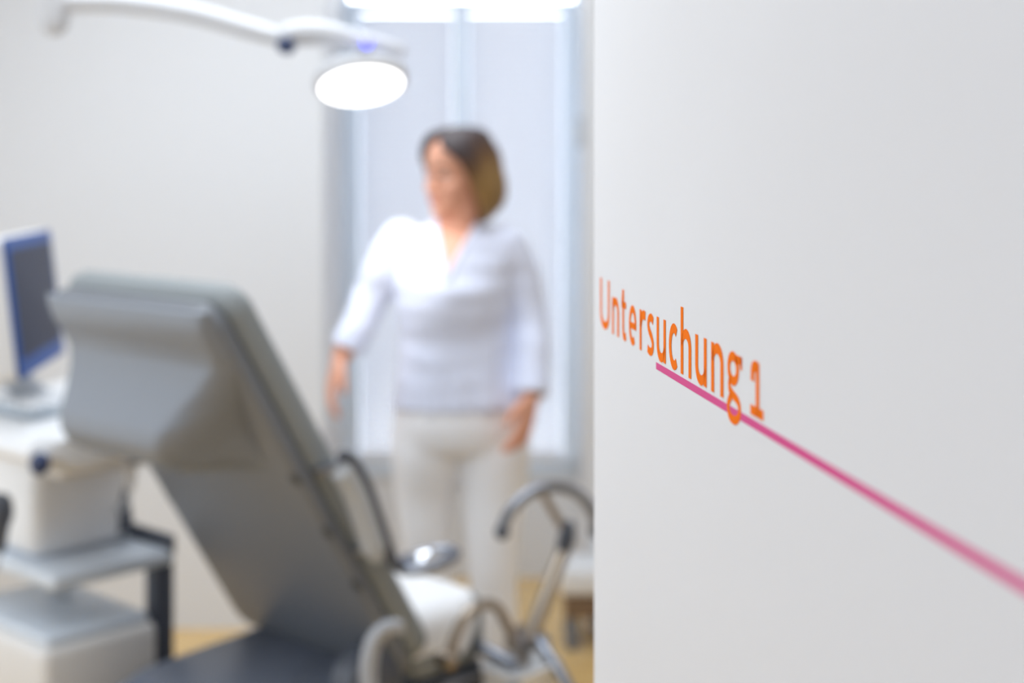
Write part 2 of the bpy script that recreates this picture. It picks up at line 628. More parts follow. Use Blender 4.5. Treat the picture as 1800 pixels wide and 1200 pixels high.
# ------------------------------------------------------------------ venetian blind in the niche
BZ1, BZ0, BYY = 2.135, 0.464, NY - 0.035
NS = 68
pitch = (BZ1 - BZ0 - 0.01) / NS
for BX0, BX1, side in ((NX0 + ft + 0.002, MX0 - 0.002, 'left'), (MX1 + 0.002, NX1 - ft - 0.002, 'right')):
    bl = root('venetian_blind', ((BX0 + BX1) / 2, BYY, BZ0), 'closed white venetian blind over the %s half of the window, %s' % (side, 'nearer the lamp' if side == 'left' else 'nearer the door'), 'blind', 'venetian blinds in the window')
    obj('head_rail', box(NB(), BX0, BX1, BYY - 0.018, BYY + 0.014, BZ1, BZ1 + 0.03, 0.003), M['white'], bl)
    obj('bottom_rail', box(NB(), BX0, BX1, BYY - 0.012, BYY + 0.012, BZ0 - 0.012, BZ0 + 0.004, 0.003), M['white'], bl)
    b = NB()
    hw = (BX1 - BX0) / 2
    sect = []
    for k in range(5):
        t = -1 + k * 0.5
        w_ = 0.0142 * t
        sect.append((-(w_ * math.sin(math.radians(24)) - 0.0022 * (1 - t * t)), w_ * math.cos(math.radians(24))))
    loft(b, [[b_ for b_ in [V((x, y, zz)) for y, zz in sect] + [V((x, y + 0.0006, zz)) for y, zz in sect[::-1]]] for x in (-hw, hw)])
    slat_me = bpy.data.meshes.new('slat')
    bmesh.ops.recalc_face_normals(b, faces=b.faces)
    b.to_mesh(slat_me)
    b.free()
    slat_me.materials.append(M['slat'])
    for i in range(NS):
        o = bpy.data.objects.new('slat', slat_me)
        COL.objects.link(o)
        o.parent = bl
        o.location = (0, 0, 0.016 + pitch * i)
    for x in (BX0 + 0.06, BX1 - 0.06):
        obj('ladder_cord', box(NB(), x - 0.0015, x + 0.0015, BYY - 0.0155, BYY - 0.0135, BZ0, BZ1), M['white'], bl)

# small grey control box on the niche side
b = rbox(NB(), (NX1 - 0.012, 5.0, 1.68), (0.012, 0.032, 0.055), None, 0.004)
cb = obj('control_box', b, M['lgrey'], base=(NX1 - 0.012, 5.0, 1.68), label='small grey control box fixed on the white reveal beside the window', cat='control box')
obj('rocker_switch', rbox(NB(), (NX1 - 0.026, 5.0, 1.68), (0.003, 0.018, 0.03), None, 0.002), M['white'], cb)

# ------------------------------------------------------------------ examination chair
TC = V((-0.733, 2.666, 1.308))
W = V((0.737, -0.6755, 0)).normalized()
F = V((0.6755, 0.737, 0)).normalized()
Z = V((0, 0, 1))
DN = (F * 0.529 - Z * 0.849).normalized()
NR = (-F * 0.849 - Z * 0.529).normalized()


def BK(u, t, n):
    return TC + W * u + DN * t + NR * n


def Q(u, q, z):
    return V((TC.x, TC.y, 0)) + W * u + F * q + Z * z


chair = root('examination_chair', Q(0, 0.42, 0), 'grey examination chair with raised backrest seen from behind', 'examination chair')
LB, WB = 0.915, 0.55
shell = obj('backrest_shell', pad(NB(), BK, 0, LB / 2, WB, LB, 0.05, -0.028, 0.004, 0.012, 8), M['shell'], chair)
obj('backrest_cushion', pad(NB(), BK, 0, LB / 2 - 0.004, WB + 0.012, LB, 0.055, -0.092, -0.03, 0.026, 8), M['cushion'], chair)
# headrest hump on the back of the shell
prof = [(0.0, 0.004), (0.012, 0.012), (0.03, 0.018), (0.055, 0.02), (0.085, 0.018), (0.115, 0.022), (0.145, 0.045), (0.18, 0.085), (0.205, 0.118), (0.235, 0.132), (0.265, 0.131), (0.298, 0.116), (0.328, 0.086), (0.352, 0.052), (0.37, 0.022), (0.38, 0.0)]


def pr(t):
    for (a, x), (c_, y) in zip(prof, prof[1:]):
        if t <= c_:
            k = (t - a) / (c_ - a)
            return x + (y - x) * k
    return 0.0


b = NB()
NU, NT = 44, 48
top, bot = [], []


def ease(x):
    x = max(0.0, min(1.0, x))
    return x * x * (3 - 2 * x)


for i in range(NU + 1):
    v = i / NU
    ro, rb = [], []
    for j in range(NT + 1):
        t = 0.004 + 0.378 * j / NT
        wr_ = 0.02 + ease((t - 0.08) / 0.13) * 0.10
        wl_ = 0.02 + 0.15 * (wr_ - 0.02)
        ul, ur = -0.27, 0.27 - 0.07 * ease((t - 0.10) / 0.2)
        if v < 0.2:
            k = v / 0.2
            u = ul + wl_ * k
        elif v > 0.72:
            k = (1 - v) / 0.28
            u = ur - wr_ * k
        else:
            k = 1.0
            u = ul + wl_ + (ur - wr_ - ul - wl_) * (v - 0.2) / 0.52
        k = k * (1.6 - 0.6 * k)
        ro.append(b.verts.new(BK(u, t, 0.003 + pr(t) * k)))
        rb.append(b.verts.new(BK(u, t, -0.004)))
    top.append(ro)
    bot.append(rb)
for i in range(NU):
    for j in range(NT):
        b.faces.new((top[i][j], top[i + 1][j], top[i + 1][j + 1], top[i][j + 1]))
        b.faces.new((bot[i][j], bot[i][j + 1], bot[i + 1][j + 1], bot[i + 1][j]))
for i in range(NU):
    b.faces.new((top[i][0], bot[i][0], bot[i + 1][0], top[i + 1][0]))
    b.faces.new((top[i][NT], top[i + 1][NT], bot[i + 1][NT], bot[i][NT]))
for j in range(NT):
    b.faces.new((top[0][j], top[0][j + 1], bot[0][j + 1], bot[0][j]))
    b.faces.new((top[NU][j], bot[NU][j], bot[NU][j + 1], top[NU][j + 1]))
obj('headrest', b, M['headrest'], chair, sharp=55)
for px, py in ((518, 843), (575, 937), (627, 1030)):
    # intersection of the sight line with the shell's rear plane
    d = P(px, py, 1.0) - V((0, 0, EYE))
    k = (BK(0, 0, 0.004) - V((0, 0, EYE))).dot(NR) / d.dot(NR)
    pt = V((0, 0, EYE)) + d * k
    b = lathe(NB(), pt - NR * 0.002, NR, [(0, 0.0), (0, 0.0135), (0.003, 0.0135), (0.004, 0.0115), (0.004, 0.006), (0.003, 0.005), (0.003, 0.0)], 20)
    obj('screw_cap', b, M['capd'], chair)
# seat
SZ = 0.648
obj('seat_cushion', pad(NB(), lambda a, c_, n: Q(a, c_, n), 0, 0.632, 0.50, 0.25, 0.06, SZ - 0.15, SZ, 0.04, 7), M['cushion'], chair)
obj('seat_frame', pad(NB(), lambda a, c_, n: Q(a, c_, n), 0, 0.56, 0.50, 0.36, 0.03, 0.42, SZ - 0.145, 0.01), M['dgrey'], chair)
# column housing and foot
b = NB()
hs = [(0.06, 0.46, 0.0), (0.06, 0.46, 0.3), (0.08, 0.5, 0.46)]
rings = []
for z, q0, q1, hw in ((0.06, 0.14, 0.72, 0.2), (0.30, 0.12, 0.74, 0.215), (0.49, 0.09, 0.76, 0.225), (0.53, 0.10, 0.755, 0.22), (0.552, 0.14, 0.72, 0.20)):
    rings.append([Q(a, (q0 + q1) / 2 + c_, z + (0.03 * (q1 - ((q0 + q1) / 2 + c_)) / 0.6 * -1 if z > 0.45 else 0)) for a, c_ in rrect(2 * hw, q1 - q0, 0.05, 6)])
loft(b, rings)
obj('column_housing', b, M['base'], chair)
obj('foot_plate', pad(NB(), lambda a, c_, n: Q(a, c_, n), 0, 0.42, 0.56, 0.84, 0.08, 0.0, 0.07, 0.02), M['dgrey'], chair)
# pale curved hinge covers each side of the backrest foot
for s in (1,):
    b = NB()
    path = [P(px, py, 2.62) for px, py in ((702, 1100), (676, 1106), (658, 1126), (649, 1164), (650, 1210), (668, 1255), (700, 1275))]
    path = spline(path, 5)
    rings = []
    for i, p in enumerate(path):
        tg = (path[min(i + 1, len(path) - 1)] - path[max(i - 1, 0)]).normalized()
        nr = W.cross(tg).normalized()
        rings.append([p + W * a + nr * c_ for a, c_ in rrect(0.03, 0.028, 0.008, 3)])
    loft(b, rings)
    obj('hinge_cover', b, M['hinge'], chair, label='pale grey curved hinge cover')
    b = lathe(NB(), Q(s * 0.262, 0.40, 0.545), W * s, [(-0.05, 0.0), (-0.05, 0.07), (0.006, 0.07), (0.012, 0.06), (0.012, 0.0)], 28)
    obj('hinge_disc', b, M['dgrey'], chair)
# armrests with looped hand grips
for s in (1, -1):
    line = [(0.255, 1.025), (0.28, 1.012), (0.318, 0.955), (0.355, 0.87), (0.385, 0.80), (0.41, 0.79)]
    path = spline([Q(s * 0.335, q, z) for q, z in line], 6)
    b = NB()
    tube(b, path, 0.011, 12, round_ends=True)
    ar = obj('armrest', b, M['dgrey'], chair)
    b = NB()
    rings = []
    inner = path[2:-8]
    for i, p in enumerate(inner):
        tg = (inner[min(i + 1, len(inner) - 1)] - inner[max(i - 1, 0)]).normalized()
        nr = W.cross(tg).normalized()
        if nr.z > 0:
            nr = -nr
        e_ = min(1.0, 0.45 + 0.3 * min(i, len(inner) - 1 - i))
        rings.append([p + nr * 0.024 - W * s * 0.012 + W * a * e_ + nr * c_ * e_ for a, c_ in rrect(0.05, 0.036, 0.014, 4)])
    loft(b, rings)
    obj('armrest_pad', b, M['lgrey'], ar)
    b = NB()
    cen = Q(s * 0.335, 0.475, 0.788)
    tube(b, [cen + F * 0.066 * math.cos(a) + W * 0.042 * math.sin(a) + Z * 0.006 * math.cos(a) for a in [2 * math.pi * i / 36 for i in range(36)]], 0.0105, 12, True)
    obj('hand_grip', b, M['steel'], ar)
    b = NB()
    lathe(b, cen - Z * 0.02, Z, [(0, 0.0), (0, 0.02), (0.006, 0.034), (0.011, 0.036), (0.013, 0.034)] + [(0.013 + 0.031 * math.sin(math.radians(a)), 0.032 * math.cos(math.radians(a))) for a in range(10, 91, 10)], 28)
    for v in b.verts:
        d = v.co - cen
        v.co = cen + F * d.dot(F) * 1.3 + W * d.dot(W) + Z * d.z
    obj('grip_glint_dome', b, M['polished'], ar)  # mirror dome added inside the ring to catch a ceiling light glint
    tube_b = NB()
    tube(tube_b, [Q(s * 0.335, 0.362, 0.855), Q(s * 0.31, 0.352, 0.835), Q(s * 0.268, 0.338, 0.815)], 0.010, 10)
    obj('armrest_strut', tube_b, M['steel'], ar)
    tube_b = NB()
    tube(tube_b, [Q(s * 0.335, 0.272, 1.012), Q(s * 0.31, 0.258, 1.0), Q(s * 0.268, 0.243, 0.985)], 0.010, 10)
    obj('armrest_strut', tube_b, M['steel'], ar)

# hoops, rods and leg rests at the front of the chair
b = NB()
tube(b, spline([P(788, 1165, 2.86), P(800, 1118, 2.87), P(822, 1080, 2.89), P(850, 1062, 2.93), P(874, 1068, 2.97), P(892, 1100, 3.0), P(908, 1140, 3.02), P(922, 1165, 3.03)], 5), 0.0115, 12, round_ends=True)
obj('side_hoop', b, M['chrome'], chair)
b = lathe(NB(), P(787, 1160, 2.86), W, [(-0.02, 0.0), (-0.02, 0.017), (0.014, 0.017), (0.018, 0.012), (0.018, 0.0)], 20)
obj('hoop_knob', b, M['chrome'], chair)


def leg_rest(px0, py0, Y, parent, mirror=None):
    """arched leg support on a clamped rod; mirror maps it to the chair's other side"""
    mf = mirror or (lambda p: p)
    k = Y / FPX
    cen = P(px0, py0, Y)
    ax = V((0.93, 0.36, 0)).normalized()
    arcp = [cen + ax * (90 * k * math.cos(a)) + Z * (82 * k * math.sin(a)) for a in [math.radians(172 - 174 * i / 24) for i in range(25)]]
    r = obj('leg_rest', tube(NB(), [mf(p) for p in arcp], 0.013, 12, round_ends=True), M['steel'], parent)
    for e in (arcp[0], arcp[-1]):
        obj('rubber_tip', ellipsoid(NB(), mf(e), 0.017, 0.017, 0.018), M['dgrey'], r)
    topj = arcp[11] * 0.35 + arcp[9] * 0.65
    knee = P(1000, 945, Y)
    low = P(932, 1118, Y - 0.1)
    obj('rod', tube(NB(), [mf(p) for p in (topj, topj * 0.5 + knee * 0.5, knee)], 0.010, 10), M['chrome'], r)
    obj('rod', tube(NB(), [mf(p) for p in (knee, low)], [0.016, 0.019], 12, round_ends=True), M['chrome'], r)
    obj('clamp', tube(NB(), [mf(p) for p in (P(1000, 925, Y - 0.015), P(996, 945, Y - 0.015), P(988, 975, Y - 0.015))], [0.014, 0.02, 0.015], 12, round_ends=True), M['dgrey'], r)
    for i, (px, py, rr) in enumerate(((905, 1128, 0.022), (928, 1140, 0.026), (950, 1128, 0.02), (915, 1108, 0.016))):
        c_ = mf(P(px, py, Y - 0.14 + 0.02 * i))
        obj('clamp_knob', lathe(NB(), c_, W * 0.8 - F * 0.4 + Z * 0.3, [(-rr, 0), (-rr, rr * 0.8), (-rr * 0.4, rr), (rr * 0.4, rr), (rr, rr * 0.75), (rr, 0)], 16), M['chrome'] if i % 2 else M['steel'], r)
    return r


leg_rest(966, 938, 3.22, chair)
# the leg rest of the far side is swung down behind the seat: a rod stub with its clamp
b = NB()
tube(b, [Q(0.05, 0.68, 0.56), Q(0.22, 0.70, 0.55), Q(0.36, 0.70, 0.53)], 0.014, 12)
obj('cross_bar', b, M['steel'], chair)
b = NB()
tube(b, [P(948, 1128, 3.06), P(975, 1165, 3.0), P(1012, 1230, 2.95), P(1020, 1262, 2.95)], 0.013, 10, round_ends=True)
obj('foot_rail', b, M['steel'], chair)
# slide-out basin under the seat front
b = NB()
bc = P(915, 1196, 3.0)
rings = []
for z, sc_ in ((-0.07, 0.82), (0.03, 1.0), (0.034, 1.06), (0.038, 1.06), (0.038, 0.96), (0.03, 0.92), (-0.05, 0.76)):
    rings.append([bc + W * a * sc_ + F * c_ * sc_ + Z * z for a, c_ in rrect(0.115, 0.15, 0.03, 5)])
loft(b, rings)
obj('basin', b, M['white'], chair, label='white pull out basin')
b = NB()
for s in (-1, 1):
    a0 = bc + W * 0.05 * s - F * 0.06 + Z * 0.02
    tube(b, [a0, a0 - F * 0.12 + Z * 0.005], 0.006, 8)
obj('basin_rail', b, M['steel'], chair)

# tissue paper laid over the seat and down its near side
b = NB()
prof_u = [(-0.24, SZ + 0.003), (-0.12, SZ + 0.004), (0.0, SZ + 0.003), (0.12, SZ + 0.004), (0.20, SZ + 0.003), (0.235, SZ - 0.004), (0.256, SZ - 0.03), (0.2585, SZ - 0.07), (0.2595, SZ - 0.084)]
rings = []
for j in range(9):
    q = 0.452 + 0.222 * j / 8
    fr = max(0.0, q - 0.63)
    rings.append([(u, z) for u, z in prof_u])
top, bot = [], []
for j in range(15):
    q = 0.508 + 0.240 * j / 14
    dz = -max(0.0, (q - 0.72)) ** 2 * 30
    rowt, rowb = [], []
    for i, (u, z) in enumerate(prof_u):
        qq = q
        if i >= 5:
            qq = 0.508 + (q - 0.508) * (1 - 0.11 * (i - 4))
        zz = z + dz + 0.0012 * math.sin(q * 90 + i * 1.7)
        rowt.append(b.verts.new(Q(u, qq, zz + 0.0012)))
        rowb.append(b.verts.new(Q(u - (0.0008 if i > 5 else 0), qq, zz + 0.0004)))
    top.append(rowt)
    bot.append(rowb)
for j in range(14):
    for i in range(len(prof_u) - 1):
        b.faces.new((top[j][i], top[j + 1][i], top[j + 1][i + 1], top[j][i + 1]))
        b.faces.new((bot[j][i], bot[j][i + 1], bot[j + 1][i + 1], bot[j + 1][i]))
obj('paper_sheet', b, M['paper'], base=Q(0, 0.55, SZ), label='white tissue paper sheet laid over the seat of the examination chair', cat='paper')

# ------------------------------------------------------------------ ultrasound trolley at the left
SHZ = 0.692
CA = V((-0.965, 3.0, 0))                        # near corner of its shelf


def C(f, w, z):
    """trolley frame: f along the chair's axis, w to its left, from the shelf's near corner"""
    return CA + F * f - W * w + Z * z


us = root('ultrasound_trolley', C(0.15, 0.22, 0), 'pale grey ultrasound trolley with tilted monitor at the left wall', 'trolley')
AXC = (F, -W, Z)
obj('shelf', rbox(NB(), C(0.148, 0.24, SHZ - 0.014), (0.15, 0.24, 0.018), AXC, 0.010), M['pale'], us)
b = NB()
rbox(b, C(0.293, 0.24, SHZ + 0.012), (0.009, 0.24, 0.022), AXC, 0.006)
obj('shelf_rim', b, M['dgrey'], us)
for f, w in ((0.278, 0.03), (0.278, 0.45), (0.02, 0.45)):
    obj('post', rbox(NB(), C(f, w, 0.40), (0.027, 0.02, 0.285), AXC, 0.006), M['dgrey'], us)
bd = obj('cabinet', rbox(NB(), C(0.15, 0.30, 0.82), (0.125, 0.17, 0.125), AXC, 0.03), M['white'], us)
obj('support_column', tube(NB(), [C(0.255, 0.14, 0.72), C(0.25, 0.15, 0.82), C(0.235, 0.165, 0.90)], [0.024, 0.019, 0.018], 14), M['dgrey'], us)
# console: a wide keyboard deck with a rounded front
def ring_spline(pts, k=3):
    pts = [V((p[0], p[1])) for p in pts]
    n_ = len(pts)
    out = []
    for i in range(n_):
        p0, p1, p2, p3 = pts[i - 1], pts[i], pts[(i + 1) % n_], pts[(i + 2) % n_]
        for j in range(k):
            t = j / k
            out.append(0.5 * ((2 * p1) + (p2 - p0) * t + (2 * p0 - 5 * p1 + 4 * p2 - p3) * t * t + (3 * p1 - p0 - 3 * p2 + p3) * t ** 3))
    return out


b = NB()
rings = []
for w in [0.0, 0.012, 0.03, 0.1, 0.3, 0.48, 0.5]:
    e = 0.0 if 0.02 < w < 0.49 else (0.02 if 0.005 < w < 0.49 else 0.04)
    rings.append([C(q_.x, w - 0.03, q_.y) for q_ in ring_spline(((-0.06 + e, 0.955), (-0.045 + e, 0.985 - e * 0.3), (0.0, 1.0 - e * 0.4), (0.12, 1.012 - e * 0.4), (0.25, 1.03 - e * 0.4), (0.30 - e, 1.03 - e), (0.315 - e, 1.0), (0.30 - e, 0.965 + e * 0.3), (0.2, 0.92 + e * 0.6), (0.06, 0.905 + e * 0.6), (-0.03 + e, 0.925 + e * 0.4)))])
loft(b, rings)
con = obj('console', b, M['white'], us)
obj('keypad', rbox(NB(), C(0.10, 0.27, 1.018), (0.085, 0.15, 0.012), AXC, 0.006), M['keys'], con)
n = 0
keyme = None
for i in range(4):
    for j in range(8):
        b = rbox(NB(), (0, 0, 0), (0.014, 0.0135, 0.005), AXC, 0.002, 1) if keyme is None else None
        if keyme is None:
            k0 = obj('key', b, M['white'], con)
            keyme = k0.data
            ko = k0
        else:
            ko = bpy.data.objects.new('key', keyme)
            COL.objects.link(ko)
            ko.parent = con
        ko.location = C(0.035 + 0.042 * i, 0.145 + 0.036 * j, 1.033) - (ORG[con.name] if ko is not k0 else V((0, 0, 0)))
        if ko is k0:
            # its mesh was shifted by the parent's origin: put it back round its own centre
            for v in keyme.vertices:
                v.co += ORG[con.name]
            ko.location = C(0.035 + 0.042 * i, 0.145 + 0.036 * j, 1.033) - ORG[con.name]
obj('underside_tray', rbox(NB(), C(0.16, 0.14, 0.905), (0.12, 0.10, 0.022), AXC, 0.012), M['cream'], us)
obj('trigger_knob', ellipsoid(NB(), P(70, 815, 2.94), 0.021, 0.021, 0.024), M['knobblue'], us)
obj('knob_stem', tube(NB(), [P(70, 815, 2.94), P(72, 800, 2.98), P(76, 778, 3.05)], 0.008, 8), M['dgrey'], us)
# monitor
ml = P(35, 670, 2.98)
mr = P(109, 622, 3.41)
mw = (mr - ml)
mw.z = 0
mw.normalize()
mu = (Z * math.cos(math.radians(6.5)) + V((-mw.y, mw.x, 0)) * math.sin(math.radians(6.5))).normalized()
if (mw.cross(mu)).dot(V((0.9, -0.4, 0))) < 0:
    pass
mn = mw.cross(mu).normalized()
if mn.x < 0:
    mn = -mn
mu = mn.cross(mw).normalized()
if mu.z < 0:
    mu = -mu
MH, MW = 0.302, 0.45
m0 = V((ml.x, ml.y, (ml.z + mr.z) / 2))


def MO(a, c_, n):
    return m0 + mw * a + mu * c_ + mn * n


mon = obj('monitor', pad(NB(), MO, MW / 2, MH / 2, MW, MH, 0.015, -0.06, -0.004, 0.008), M['white'], us)
obj('bezel', pad(NB(), MO, MW / 2, MH / 2, MW - 0.006, MH - 0.004, 0.012, -0.006, 0.004, 0.003), M['blue'], mon)
obj('screen', pad(NB(), MO, MW / 2, MH / 2 + 0.006, MW - 0.052, MH - 0.07, 0.004, 0.0, 0.0055, 0.001), M['screen'], mon)
obj('monitor_arm', tube(NB(), [MO(MW / 2, 0.10, -0.055), MO(MW / 2, 0.02, -0.10), C(0.16, 0.30, 0.99)], [0.028, 0.03, 0.034], 14), M['lgrey'], us)
# transducers in their holders
for px, py, Y, kind, col in ((228, 800, 3.22, 'white', 'white'), (0, 905, 3.02, 'dark', 'dgrey')):
    p = P(px, py, Y)
    t = root('transducer', p - Z * 0.05, 'white rounded ultrasound transducer hanging on the trolley beside the backrest' if kind == 'white' else 'dark ultrasound transducer hanging at the outer end of the trolley', 'transducer')
    b = NB()
    tube(b, [p + Z * 0.022, p, p - Z * 0.03, p - Z * 0.07], [0.026, 0.028, 0.018, 0.012], 16, round_ends=True)
    obj('body', b, M[col], t)
    obj('cable', tube(NB(), spline([p - Z * 0.075, p - Z * 0.11 - F * 0.01, p - Z * 0.13 - W * 0.05, p - Z * 0.08 - W * 0.10], 5), 0.005, 8), M['lgrey'], t)
hol = NB()
tube(hol, [P(228, 806, 3.22) - W * 0.045, P(228, 806, 3.22) - W * 0.09 - Z * 0.01, C(0.28, 0.05, 0.965)], 0.012, 10)
ph = P(228, 806, 3.22)
tube(hol, [ph + V((0.036 * math.cos(a), 0.036 * math.sin(a), 0)) for a in [2 * math.pi * i / 24 for i in range(24)]], 0.007, 8, True)
obj('probe_holder', hol, M['mgrey'], us)
# lower box (a printer) on the base plate
obj('base_plate', rbox(NB(), C(0.15, 0.22, 0.10), (0.20, 0.30, 0.025), AXC, 0.012), M['mgrey'], us)
for f, w in ((0.0, 0.0), (0.30, 0.0), (0.0, 0.45), (0.30, 0.45)):
    cst = obj('caster', lathe(NB(), C(f, w, 0.04), F, [(-0.013, 0.0), (-0.013, 0.032), (-0.009, 0.04), (0.009, 0.04), (0.013, 0.032), (0.013, 0.0)], 20), M['black'], us)
    obj('caster_fork', rbox(NB(), C(f, w, 0.065), (0.018, 0.012, 0.012), AXC, 0.004), M['dgrey'], cst)
obj('printer_shelf', rbox(NB(), C(0.13, 0.24, 0.335), (0.155, 0.25, 0.010), AXC, 0.004), M['mgrey'], us)
prn = root('printer', C(0.12, 0.2, 0.346), 'light grey boxy printer on the lower shelf of the trolley', 'printer')
obj('body', rbox(NB(), C(0.108, 0.195, 0.447), (0.14, 0.21, 0.10), AXC, 0.022, 4), M['cream'], prn)
obj('lid', rbox(NB(), C(0.108, 0.195, 0.556), (0.125, 0.195, 0.012), AXC, 0.010), M['pale'], prn)
for k in range(7):
    obj('vent_slot', rbox(NB(), C(0.06 + 0.017 * k, -0.0155, 0.40), (0.004, 0.002, 0.02), AXC, 0.001, 1), M['mgrey'], prn)
# ------------------------------------------------------------------ examination lamp
LY = 3.3
lc = P(635, 148, LY)
ln = V((0.14, -0.37, -0.92)).normalized()      # the lens looks down and a little towards the door
lamp = root('examination_lamp', P(60, -200, LY + 0.1), 'white examination lamp with round lit head on jointed ceiling arm', 'lamp')
lr = 74 * LY / FPX
b = lathe(NB(), lc, -ln, [(-0.004, 0.0), (-0.004, lr * 0.99), (0.0, lr * 1.10), (0.012, lr * 1.13), (0.026, lr * 1.08), (0.04, lr * 0.8), (0.05, lr * 0.45), (0.054, lr * 0.2), (0.054, 0.0)], 40)
hd = obj('lamp_head', b, M['lampw'], lamp)
lensx = ln.cross(V((0, 0, 1))).normalized()
lensy = ln.cross(lensx).normalized()
obj('lens', lathe(NB(), lc, ln, [(0.0, 0.0), (0.0, lr * 0.98), (0.007, lr * 0.96), (0.012, lr * 0.8), (0.014, 0.0)], 40), M['led'], hd)
elbow = P(645, 78, LY)
obj('head_joint', tube(NB(), [lc - ln * 0.05, (lc - ln * 0.05) * 0.5 + elbow * 0.5 + V((0, 0, -0.004)), elbow], [0.016, 0.014, 0.016], 12, round_ends=True), M['mgrey'], lamp)
obj('indicator', ellipsoid(NB(), P(645, 76, LY - 0.03), 0.011, 0.011, 0.011), M['ledblue'], lamp)
obj('handle', tube(NB(), [P(648, 72, LY), P(676, 80, LY + 0.005), P(704, 88, LY + 0.01)], [0.02, 0.016, 0.013], 12, round_ends=True), M['lampw'], lamp)
obj('front_arm', tube(NB(), spline([P(505, 62, LY), P(540, 58, LY), P(590, 62, LY), P(645, 76, LY)], 5), [0.026, 0.03, 0.028, 0.018], 14, round_ends=True), M['lampw'], lamp)
obj('joint_knob', lathe(NB(), P(503, 80, LY - 0.02), V((0, -1, 0)), [(-0.02, 0.0), (-0.02, 0.02), (0.012, 0.02), (0.018, 0.014), (0.018, 0.0)], 20), M['knobblue'], lamp)
obj('spring_arm', tube(NB(), spline([P(505, 70, LY), P(440, 52, LY + 0.02), P(340, 24, LY + 0.05), P(220, 6, LY + 0.08), P(100, 4, LY + 0.1)], 6), [0.02, 0.023, 0.024, 0.024, 0.024], 14, round_ends=True), M['lampw'], lamp)
sh = P(95, 4, LY + 0.1)
obj('shoulder_joint', tube(NB(), [sh + Z * 0.06, sh - Z * 0.045], 0.036, 18, round_ends=True), M['lampw'], lamp)
obj('drop_pole', tube(NB(), [sh + Z * 0.05, V((sh.x, sh.y, RH - 0.03))], 0.022, 16), M['lampw'], lamp)
obj('ceiling_cup', lathe(NB(), V((sh.x, sh.y, RH)), -Z, [(0.0, 0.0), (0.0, 0.10), (0.035, 0.095), (0.06, 0.05), (0.06, 0.0)], 28), M['lampw'], lamp)
sd = bpy.data.lights.new('examination_lamp_beam', 'SPOT')
sd.energy = 15
sd.spot_size = math.radians(38)
sd.spot_blend = 0.5
pp_aim = P(694, 425, 3.68)
sd.shadow_soft_size = 0.05
so = bpy.data.objects.new('examination_lamp_beam', sd)
COL.objects.link(so)
so.location = lc + ln * 0.03
so.rotation_euler = (pp_aim - so.location).to_track_quat('-Z', 'Y').to_euler()

# ------------------------------------------------------------------ low step stool by the back wall, right
fs = root('step_stool', (0.36, 4.67, 0), 'low white step stool with dark feet beside the door edge', 'stool')
obj('step_top', rbox(NB(), (0.36, 4.67, 0.222), (0.205, 0.105, 0.045), None, 0.02), M['white'], fs)
obj('step_shade_gap', rbox(NB(), (0.36, 4.67, 0.14), (0.19, 0.09, 0.038), None, 0.01), M['tan'], fs)  # brown block painting the shadow gap under the step
for sx in (-1, 1):
    for sy in (-1, 1):
        obj('foot', lathe(NB(), (0.36 + sx * 0.165, 4.67 + sy * 0.065, 0), Z, [(0, 0), (0, 0.022), (0.02, 0.024), (0.1, 0.018), (0.1, 0)], 14), M['mgrey'], fs)

# ------------------------------------------------------------------ the woman
PY = 3.75
per = root('person', (-0.13, PY, 0), 'woman in pale lavender blue top and white trousers walking, head turned aside', 'person')


def pp(px, py, dy=0.0):
    """a point of the figure: photograph pixel at the figure's depth, moved dy away from the camera"""
    p = P(px, py, PY)
    return V((p.x, PY + dy, p.z))


KM = PY / FPX                                   # metres per pixel at the figure


def section(px, py, hw, d0, d1, dy=0.0, n=28):
    """horizontal body section: half width in pixels, depth in front d0 and behind d1 in metres"""
    c_ = pp(px, py, dy)
    out = []
    for j in range(n):
        a = 2 * math.pi * j / n
        ca, sa = math.cos(a), math.sin(a)
        ex = math.copysign(abs(ca) ** 0.85, ca)
        out.append(V((c_.x + ex * hw * KM, c_.y + sa * (d1 if sa > 0 else d0), c_.z)))
    return out


TORSO = [(800, 388, 34, 0.05, 0.06, 0.015), (800, 400, 62, 0.062, 0.075, 0.012), (799, 412, 92, 0.078, 0.088, 0.006), (799, 432, 106, 0.095, 0.10, 0), (798, 465, 106, 0.118, 0.108, 0), (797, 505, 104, 0.146, 0.108, 0),
         (797, 540, 101, 0.138, 0.105, 0), (800, 580, 99, 0.118, 0.10, 0), (803, 620, 102, 0.118, 0.105, 0), (807, 660, 110, 0.125, 0.118, 0), (810, 695, 121, 0.128, 0.13, 0), (811, 714, 125, 0.13, 0.134, 0)]
ARM_L = [(706, 424, 0.060, 0.0), (676, 470, 0.056, 0.0), (655, 515, 0.05, 0.01), (640, 550, 0.046, 0.0), (620, 592, 0.043, -0.02)]
FORE_L = [(640, 550, 0.036, 0.0), (620, 588, 0.034, -0.02), (606, 615, 0.027, -0.03), (601, 626, 0.0235, -0.035)]
ARM_R = [(887, 431, 0.058, 0.0), (910, 472, 0.055, 0.01), (923, 520, 0.051, 0.01), (931, 565, 0.048, 0.0), (936, 615, 0.045, -0.045), (935, 664, 0.041, -0.09)]
FORE_R = [(931, 565, 0.037, 0.0), (936, 620, 0.035, -0.05), (935, 668, 0.028, -0.094), (933, 684, 0.024, -0.106)]


def limb(bm, lst, k=5, shrink=0.0, n=16):
    pts = spline([pp(a, b_, dy) for a, b_, r, dy in lst], k)
    tube(bm, pts, [max(0.01, r - shrink) for r in lerp_list([x[2] for x in lst], len(pts))], n, round_ends=True)


